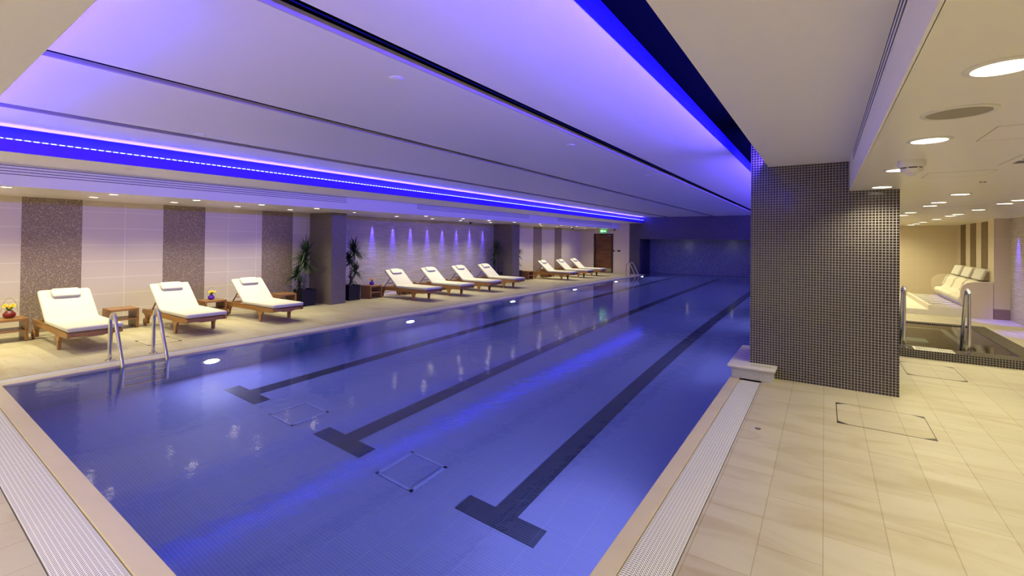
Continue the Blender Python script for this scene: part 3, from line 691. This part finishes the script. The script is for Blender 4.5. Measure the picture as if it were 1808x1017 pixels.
for x in (-6.5, -4.6, -2.7, -1.2):  # unseen downlights behind the camera, added for bounce onto the ceilings
    for y in (-2.2, -.6): downlight(x, y, ZS, .078, K_FRONT*(1.6 if y < -1 else .8), 'unseen round downlight added in the ceiling over the near pool end', 'added downlights over the near pool end', size=2.5)
# blue wall washers
for i, y in enumerate((7.9, 8.84, 9.61, 10.32, 11.06, 11.78, 12.51, 13.24, 14.03)):
    e = downlight(WX+.055, y, ZL, .022, 0, 'tiny blue wall washer light above the split stone wall', 'blue washers over the stone wall', kind='wall_washer', lamp=M['wash_lamp'])
    light('SPOT', 'blue_lamp', e, (0, 0, -.01), K_WASH*2.2, (.12, .07, 1), rot=(0, .01, 0), spot_size=.40, spot_blend=.9, shadow_soft_size=.012)
for y in (13.7, 12.0, 10.3):
    e = downlight(3.2, y, ZR, .022, 0, 'tiny blue wall washer light above the right hand wall', 'blue washers over the right wall', kind='wall_washer', lamp=M['wash_lamp'])
    light('SPOT', 'blue_lamp', e, (0, 0, -.01), K_WASH*2, (.12, .07, 1), rot=(0, .035, 0), spot_size=.60, spot_blend=.8, shadow_soft_size=.015)
# recessed recess lights over the pool's far end
for x in (-5.6, -3.6): downlight(x, 23.9, 1.73, .05, 3.0, 'dim round downlight in the recess over the far pool end', 'recess downlights', size=2.0)
# LED strips
e = empty('led_strip', 'long blue LED strip glowing in the left ceiling trough', 'LED strip', (0, 0, 0))
m = MB(); m.box(-7.343, -7.321, FE(-7.3), YF-.1, 2.636, 2.644)
m.build('glowing_tape', M['led_dots'], e)
for k in range(5):
    y0 = .4 + k*4.4
    light('AREA', 'tape_light', e, (-7.338, y0+2.2, 2.652), K_LED_L/5, LED_COL, rot=(0, math.pi*.84, 0), shape='RECTANGLE', size=.012, size_y=4.4)
e = empty('led_strip', 'long blue LED strip hidden along the right edge of the raised ceiling', 'LED strip', (0, 0, 0))
for y0, y1, n in ((.45, 6.28, 1), (7.20, YF-.1, 3)):
    MB().box(-.572, -.562, y0, y1, 2.55, 2.562).build('glowing_tape', M['led'], e); q = (y1-y0)/n
    for k in range(n):
        light('AREA', 'tape_light', e, (-.60, y0+q*(k+.5), 2.575), K_LED_R*q/22, LED_COL, rot=(0, math.pi*.5+.25, 0), shape='RECTANGLE', size=.05, size_y=q)
e = empty('led_strip', 'blue LED strip hidden behind the near edge of the raised ceiling', 'LED strip', (-4.9, FE(-4.9)+.012, 0), -.031)
MB().box(-2.3, 2.3, 0, .006, 2.60, 2.608).build('glowing_tape', M['led'], e)
light('AREA', 'tape_light', e, (0, .02, 2.62), 42, LED_COL, rot=(math.pi*.5+.30, 0, 0), shape='RECTANGLE', size=4.6, size_y=.03)
# air vents (slot diffusers)
def vent(name, x, y0, y1, zs, label, face, th=.008):
    e = empty(name, label, 'air vent', (x, (y0+y1)/2, zs[-1])); h = (y1-y0)/2
    MB().box(0, .003*face, -h, h, -.02, zs[0]-zs[-1]+.02).build('face_plate', M['ceil'], e)
    for z in zs:
        MB().box(.003*face, .0045*face, -h+.01, h-.01, z-zs[-1]-th/2, z-zs[-1]+th/2).build('slot', M['slot'], e)
vz = (2.478, 2.442, 2.406, 2.371)
vent('air_vent', -8.55, -1.5, 6.35, vz, 'long four slot air vent at the left end of the purple fascia', 1)
vent('air_vent', -8.55, 8.42, 13.8, vz, 'middle four slot air vent on the purple fascia above the stone wall', 1)
vent('air_vent', -8.55, 15.9, 21.4, vz, 'farthest four slot air vent on the purple fascia near the door', 1)
vent('air_vent', .225, -2.0, 5.45, (2.472, 2.438, 2.402), 'three slot air vent on the bulkhead face before the black pillar', -1, .011)
# round sensors on the ceilings
def dome(x, y, z, r, label, name='ceiling_sensor', cat='ceiling sensor', m=None, h=.02):
    e = empty(name, label, cat, (x, y, z))
    MB().lathe([(r, 0), (r, -h*.4), (r*.8, -h*.8), (r*.4, -h)], n=24).build('cover', m or M['white_pl'], e, True, auto=35)
    MB().lathe([(r*1.08, 0), (r*1.08, -.003), (r, -.004)], n=24).build('base_ring', M['white_pl'], e, True, auto=35)
for (x, y), lab in zip(((-2.634, 2.37), (-2.618, 5.19), (-2.63, 8.235), (-6.0, 2.45), (-6.055, 5.29), (-6.07, 8.34), (-6.3, 14.8)),
    ('round white sprinkler cover nearest on the bright ceiling panel right of centre', 'second round sprinkler cover along the wide ceiling panel', 'third and farthest round cover along the wide ceiling panel',
     'small round cover nearest along the leftmost ceiling groove', 'second small round cover along the leftmost ceiling groove', 'third small round cover along the leftmost ceiling groove', 'farthest small round cover along the leftmost ceiling groove')):
    dome(x, y, ZM, .05, lab, 'sprinkler_cover', 'sprinkler cover', M['ceil'], h=.012)
for (x, y), lab in zip(((-7.75, 2.32), (-7.8, 5.03), (-7.73, 7.73)), ('nearest small round disc under the light trough', 'middle small round disc under the light trough', 'farthest small round disc under the light trough')):
    dome(x, y, 2.50, .045, lab, 'sprinkler_cover', 'sprinkler cover', h=.008)
def cctv(x, y, lab):
    e = empty('security_camera', lab, 'security camera', (x, y, ZL))
    MB().lathe([(.06, 0), (.06, -.03), (.052, -.035)], n=24).build('housing', M['steel_dull'], e, True, auto=35)
    MB().lathe([(.05, -.03), (.047, -.06), (.03, -.083), (.01, -.092)], n=24).build('lens_dome', M['dark'], e, True)
cctv(-9.9, 12.26, 'dark dome security camera above the third stone wall lounger')
cctv(-9.75, 19.6, 'dark dome security camera near the exit door')
cctv(-8.68, 22.1, 'small dark dome camera at the end of the fascia right of the exit sign')
# smoke detector
e = empty('smoke_detector', 'white round smoke detector with dark slots on the ceiling', 'smoke detector', (.50, 4.22, ZR)); e.scale = (1.15, 1.15, 1.6)
MB().lathe([(.068, 0), (.068, -.020), (.064, -.028), (.058, -.030)], n=32).build('base', M['white_pl'], e, True, auto=35)
MB().lathe([(.050, -.028), (.048, -.045)], n=32).build('vent_band', M['dark'], e, True)
MB().lathe([(.057, -.035), (.050, -.043), (.046, -.050), (.022, -.058), (.020, -.064), (.010, -.066)], n=32).build('cap', M['white_pl'], e, True, auto=35)
fn = MB()
for k in range(6):
    a = k*math.pi/3; fn.box(.05*math.cos(a)-.004, .05*math.cos(a)+.004, .05*math.sin(a)-.004, .05*math.sin(a)+.004, -.045, -.028)
fn.build('fins', M['white_pl'], e)
# speaker
e = empty('ceiling_speaker', 'large round ceiling speaker with grey mesh cover', 'speaker', (.483, 2.765, ZR))
MB().lathe([(.128, 0), (.128, -.005), (.112, -.008), (.108, -.004)], n=40).build('rim', M['white_pl'], e, True, auto=35)
MB().cyl((0, 0, -.006), .107, .004, n=40).build('mesh_cover', M['speaker'], e)
# slot diffusers and access hatches on the right ceiling
e = empty('ceiling_diffuser', 'square ceiling air diffuser with dark opening at the right edge', 'air diffuser', (1.24, 4.55, ZR))
MB().box(-.20, .25, -.30, .20, -.006, 0).build('frame', M['ceil_gloss'], e)
MB().box(-.15, .20, -.22, -.10, -.008, -.004).build('opening', M['dark'], e)
MB().box(-.15, .20, -.02, .10, -.008, -.004).build('opening', M['dark'], e)
def hatch(x0, x1, y0, y1, lab):
    e = empty('access_hatch', lab, 'ceiling hatch', ((x0+x1)/2, (y0+y1)/2, ZR)); a, b_ = (x1-x0)/2, (y1-y0)/2
    m = MB(); t = .0008
    m.box(-a, a, -b_, -b_+t, -.001, .002).box(-a, a, b_-t, b_, -.001, .002).box(-a, -a+.003, -b_, b_, -.001, .002).box(a-t, a, -b_, b_, -.001, .002)
    m.build('joint', M['joint'], e); MB().box(-a+t, a-t, -b_+t, b_-t, -.0006, .002).build('panel', M['ceil_gloss'], e)
hatch(.70, 1.15, 3.20, 3.60, 'square access hatch in the ceiling right of the speaker')
hatch(.70, 1.10, 5.02, 5.38, 'square access hatch in the ceiling above the pillar corner')
hatch(1.35, 2.0, 9.6, 10.2, 'long access hatch in the ceiling above the spa pool')
e = empty('ceiling_diffuser', 'dark double outlet dot on the right hand ceiling', 'ceiling outlet', (1.20, 5.93, ZR))
MB().cyl((-.014, 0, -.005), .010, .005, n=12).build('outlet', M['dark'], e); MB().cyl((.014, 0, -.005), .010, .005, n=12).build('outlet', M['dark'], e)
# ================================================================== DOOR, SIGN, SWITCHES
d = struct(bpy.data.objects.new('door_1', None)); C.objects.link(d); d.location = (-9.425, YF, 0)
fr = MB(); w2 = (DX1-DX0)/2
fr.box(-w2, -w2+.09, -.03, .12, 0, DZ).box(w2-.09, w2, -.03, .12, 0, DZ).box(-w2+.09, w2-.09, -.03, .12, DZ-.05, DZ)
fr.build('door_frame', M['door_frame'], d)
lf = MB().box(-w2+.09, w2-.09, .02, .065, .01, DZ-.05).build('door_leaf', M['door_wood'], d)
gr = MB()
for k in range(1, 7): gr.box(-w2+.10, w2-.10, .017, .021, k*.275, k*.275+.008)
gr.build('plank_joints', M['door_frame'], lf)
MB().box(-w2+.10, w2-.10, .012, .02, .04, .22).build('kick_plate', M['steel_dull'], lf)
MB().tube([(w2-.15, .015, .95), (w2-.15, -.03, .95), (w2-.26, -.03, .95)], .009, 8).build('handle', M['steel'], lf, True)
MB().box(w2-.30, w2-.12, -.02, .03, DZ-.115, DZ-.075).build('door_closer', M['steel'], lf, bev=.004)
e = empty('exit_sign', 'green lit exit sign with running man above the door', 'sign', (-9.43, YF-.05, 2.045))
MB().box(-.17, .17, -.012, .05, 0, .15).build('housing', M['exit'], e)
m = MB()
m.cyl((-.105, -.015, .118), .014, .003, 'y', 12)
def bar(x0, z0, x1, z1, t=.008):
    dx, dz = x1-x0, z1-z0; l = math.hypot(dx, dz); nx, nz = -dz/l*t, dx/l*t
    m.prism([(x0+nx, z0+nz), (x1+nx, z1+nz), (x1-nx, z1-nz), (x0-nx, z0-nz)], 'y', -.015, -.012)
bar(-.10, .105, -.085, .062, .012); bar(-.085, .062, -.055, .045); bar(-.055, .045, -.06, .018); bar(-.085, .062, -.11, .040); bar(-.11, .04, -.135, .035)
bar(-.10, .10, -.07, .085); bar(-.07, .085, -.055, .10); bar(-.10, .10, -.13, .085)
m.box(-.03, .0, -.015, -.012, .02, .13)
m.box(.03, .11, -.015, -.012, .064, .086); m.prism([(.10, .03), (.15, .075), (.10, .12)], 'y', -.015, -.012)
m.build('pictogram', M['exit_w'], e)
def plate(x, z, w_, h, lab, mm):
    e = empty('switch_plate', lab, 'wall switch', (x, YF, z)); MB().box(-w_/2, w_/2, -.012, 0, -h/2, h/2).build('plate', mm, e, bev=.002)
    MB().box(-w_*.2, w_*.2, -.018, -.012, -h*.25, h*.25).build('button', M['dark'], e)
plate(-8.87, 1.12, .075, .09, 'black switch plate touching the right edge of the door frame', M['dark'])
plate(-8.78, 1.12, .035, .08, 'narrow grey switch plate between the two black ones', M['steel_dull'])
plate(-8.60, 1.12, .16, .085, 'wide black switch plate right of the door', M['dark'])
# ================================================================== FLOOR DETAILS
def floor_hatch(x0, x1, y0, y1, lab):
    e = empty('floor_hatch', lab, 'floor hatch', ((x0+x1)/2, (y0+y1)/2, 0)); a, b_ = (x1-x0)/2, (y1-y0)/2; t = .006
    MB().box(-a+t, a-t, -b_+t, b_-t, -.004, .0015).build('stone_lid', M['stone'], e)
    m = MB(); m.box(-a, a, -b_, -b_+t, -.002, .002).box(-a, a, b_-t, b_, -.002, .002).box(-a, -a+t, -b_, b_, -.002, .002).box(a-t, a, -b_, b_, -.002, .002)
    m.build('frame', M['door_frame'], e)
    for sx in (-1, 1):
        for sy in (-1, 1):
            k = .06; MB().prism([(sx*a, sy*b_), (sx*(a-k*1.5), sy*b_), (sx*a, sy*(b_-k))], 'z', -.001, .003).build('corner_key', M['door_frame'], e)
floor_hatch(.10, .775, 5.10, 5.74, 'large square stone floor hatch in front of the black pillar')
floor_hatch(.85, 1.40, 7.50, 8.27, 'stone floor hatch between the pillar and the spa pool')
floor_hatch(-8.75, -8.2, 2.72, 3.15, 'stone floor hatch beside the near pool ladder')
e = empty('floor_drain', 'small round steel floor drain beside the right grating', 'floor drain', (-.47, 4.53, 0))
MB().lathe([(.024, 0), (.024, .003), (.018, .004), (.017, .001)], n=24).build('ring', M['steel'], e, True, auto=35)
MB().cyl((0, 0, 0), .016, .002, n=24).build('cap', M['dark'], e)
# ================================================================== SPA POOL
sp = empty('spa_pool', 'raised black mosaic spa pool behind the pillar', 'spa pool', (1.1, 10.2, 0))
def sbox(name, x0, x1, y0, y1, z0, z1, mx=M['mosaic_xz'], my=M['mosaic_yz'], mz=M['mosaic_xy']):
    m = MB(); x0 -= 1.1; x1 -= 1.1; y0 -= 10.2; y1 -= 10.2
    m.m(mx).quad((x0, y0, z0), (x1, y0, z0), (x1, y0, z1), (x0, y0, z1)).quad((x0, y1, z0), (x0, y1, z1), (x1, y1, z1), (x1, y1, z0))
    m.m(my).quad((x0, y0, z0), (x0, y0, z1), (x0, y1, z1), (x0, y1, z0)).quad((x1, y0, z0), (x1, y1, z0), (x1, y1, z1), (x1, y0, z1))
    m.m(mz).quad((x0, y0, z1), (x1, y0, z1), (x1, y1, z1), (x0, y1, z1))
    return m.build(name, None, sp)
sbox('kerb', SX0, SX1, SY0, 8.98, -.1, .11)
sbox('kerb', SX0, SX1, 11.70, SY1, -.1, .11)
sbox('kerb', 2.20, SX1, 8.98, 11.70, -.1, .11)
sbox('kerb', SX0, SX0+.2, 8.98, 11.70, -.1, .11)
sbox('bench', SX0+.2, 2.20, 11.2, 11.70, -.8, .02)
sbox('bench', 1.76, 2.20, 8.98, 11.2, -.8, .02)
sbox('basin_floor', SX0+.2, 1.76, 8.98, 11.2, -.9, -.8)
pale = mat('pale_green_tile', (.42, .50, .38), .4)
m = MB(); m.box(SX0+.2-1.1, 1.76-1.1, .97, 1.03, -.02, .03).box(1.72-1.1, 1.79-1.1, -1.22, 1.0, -.02, .03); m.build('basin_edge', M['slab'], sp)
m = MB(); m.box(SX0+.2-1.1, 1.40-1.1, -.25, .10, -.5, -.30).box(SX0+.2-1.1, 1.40-1.1, -1.1, -.75, -.5, -.18); m.build('step', pale, sp)
m = MB(); m.box(1.07-1.1, 1.50-1.1, 8.70-10.2, 8.95-10.2, .11, .114); m.build('grille_frame', M['slab'], sp)
m = MB()
for k in range(15): m.box(1.10-1.1+k*.027, 1.113-1.1+k*.027, 8.74-10.2, 8.92-10.2, .1141, .1155)
m.build('grille_slots', M['dark'], sp)
wm = MB(); wm.add([(SX0+.2, 8.98, .098), (2.20, 8.98, .098), (2.20, 11.70, .098), (SX0+.2, 11.70, .098)], [(0, 1, 2, 3)])
o = wm.build('spa_water', M['spa_water']); tag(o, 'clear greenish water in the raised spa pool', 'water', kind='stuff')
if o.data.polygons[0].normal.z < 0: o.data.flip_normals()
e = empty('spa_light', 'small bright underwater light at the left of the spa pool', 'pool light', (1.15, 11.19, -.10))
MB().lathe([(.06, 0), (.06, .008), (.045, .015)], n=20).build('lens', M['pool_lamp'], e, True, rot=(math.pi/2, 0, 0))
light('AREA', 'lamp', e, (0, -.06, 0), 5, (.8, 1, .75), rot=(-math.pi/2, 0, 0), shape='DISK', size=.1)
def rail(x, lab):
    e = empty('spa_handrail', lab, 'handrail', (x, 8.80, .11))
    pts = smooth_path([(0, 0, 0), (0, 0, .74), (0, .03, .83), (0, .10, .865), (0, .17, .82), (0, .22, .70), (0, .42, .10), (0, .46, -.02), (0, .47, -.25)])
    MB().tube(pts, .0205, 12).build('rail_tube', M['steel'], e, True)
    MB().lathe([(.045, 0), (.045, .006), (.024, .012)], n=24).build('flange', M['steel'], e, True, auto=35)
rail(.965, 'curved steel handrail at the pillar edge of the spa pool'); rail(1.65, 'curved steel handrail standing free at the right of the spa pool')
# ================================================================== WARM BENCHES
wb = empty('tiled_bench', 'tiled platform with moulded stone loungers against the right wall', 'bench', (2.6, 14.2, 0))
plat = M['slab']; tl = M['wall_tile_xz']
m = MB(); m.box(-1.9, -.62, 0, 4.78, 0, .115); m.build('low_step', plat, wb)
m = MB(); m.box(-.62, -.56, 0, 3.4, 0, .22).box(-.56, .0, 0, .10, 0, .20); m.build('channel_kerb', plat, wb)
m = MB().box(-.56, 0, .1, 3.4, 0, .12); m.build('channel_bed', M['dark'], wb)
for k in range(7): MB().box(-.56, .0, .32+k*.45, .46+k*.45, .14, .205).build('channel_slat', plat, wb)
arc = [(0, 0)] + [(-.02, .15), (-.05, .30), (-.08, .45), (-.08, .58), (-.045, .69), (.03, .755), (.12, .78)] + [(.44, .80), (.44, 0)]
m = MB().prism(arc, 'y', 0, .06); m.build('end_panel', M['wall_tile_xz'], wb)
m = MB().prism(arc, 'y', 3.3, 3.36); m.build('end_panel', M['wall_tile_xz'], wb)
seat = [(.06, .18), (-.04, .30), (-.06, .38), (-.02, .44), (.08, .45), (.15, .50), (.19, .60), (.22, .70), (.28, .76), (.36, .78), (.68, .80), (.68, .18)]
for k in range(3):
    y0 = .41 + k*.97
    MB().prism(seat, 'y', y0, y0+.90).build('moulded_seat', M['slab'], wb, bev=.05)
    MB().prism([(x-.03, z+.01) for x, z in seat[5:10]] + [(.40, .60), (.20, .44)], 'y', y0+.90, y0+.97).build('arm_ridge', M['slab'], wb, bev=.02)
MB().box(.02, .69, .06, 3.3, 0, .18).build('recess_base', M['wall_tile_yz'], wb)
MB().box(.38, .69, .44, 3.3, .80, 1.0).build('back_ledge', M['wall_tile_yz'], wb)
gl = MB().box(.0, .01, .1, 3.3, .12, .14).build('glow_tape', M['wash_lamp'], wb)
light('AREA', 'glow_light', wb, (-.06, 1.7, .24), 1.2, (.25, .12, 1), rot=(0, math.pi*.5, 0), shape='RECTANGLE', size=.03, size_y=3.2)
for k, lab in enumerate(('square pale headrest cushion nearest on the tiled bench', 'square pale headrest cushion in the middle of the tiled bench', 'square pale headrest cushion farthest on the tiled bench')):
    e = empty('headrest_cushion', lab, 'cushion', (2.90, 14.85+k*1.05, .80), 0)
    MB().box(-.03, .03, -.38, .38, .012, .27).build('cushion', M['fabric'], e, rot=(0, .35, 0), bev=.02)
struct(MB().box(3.05, 3.3, 14.21, 14.6, .221, ZR).build('wall_pier', M['wall_tile_xz']))
struct(MB().box(3.05, 3.3, 14.19, 14.6, 0, .22).build('trim_12', noise_col('brown_plinth', (.22, .14, .12), (.26, .17, .15))))
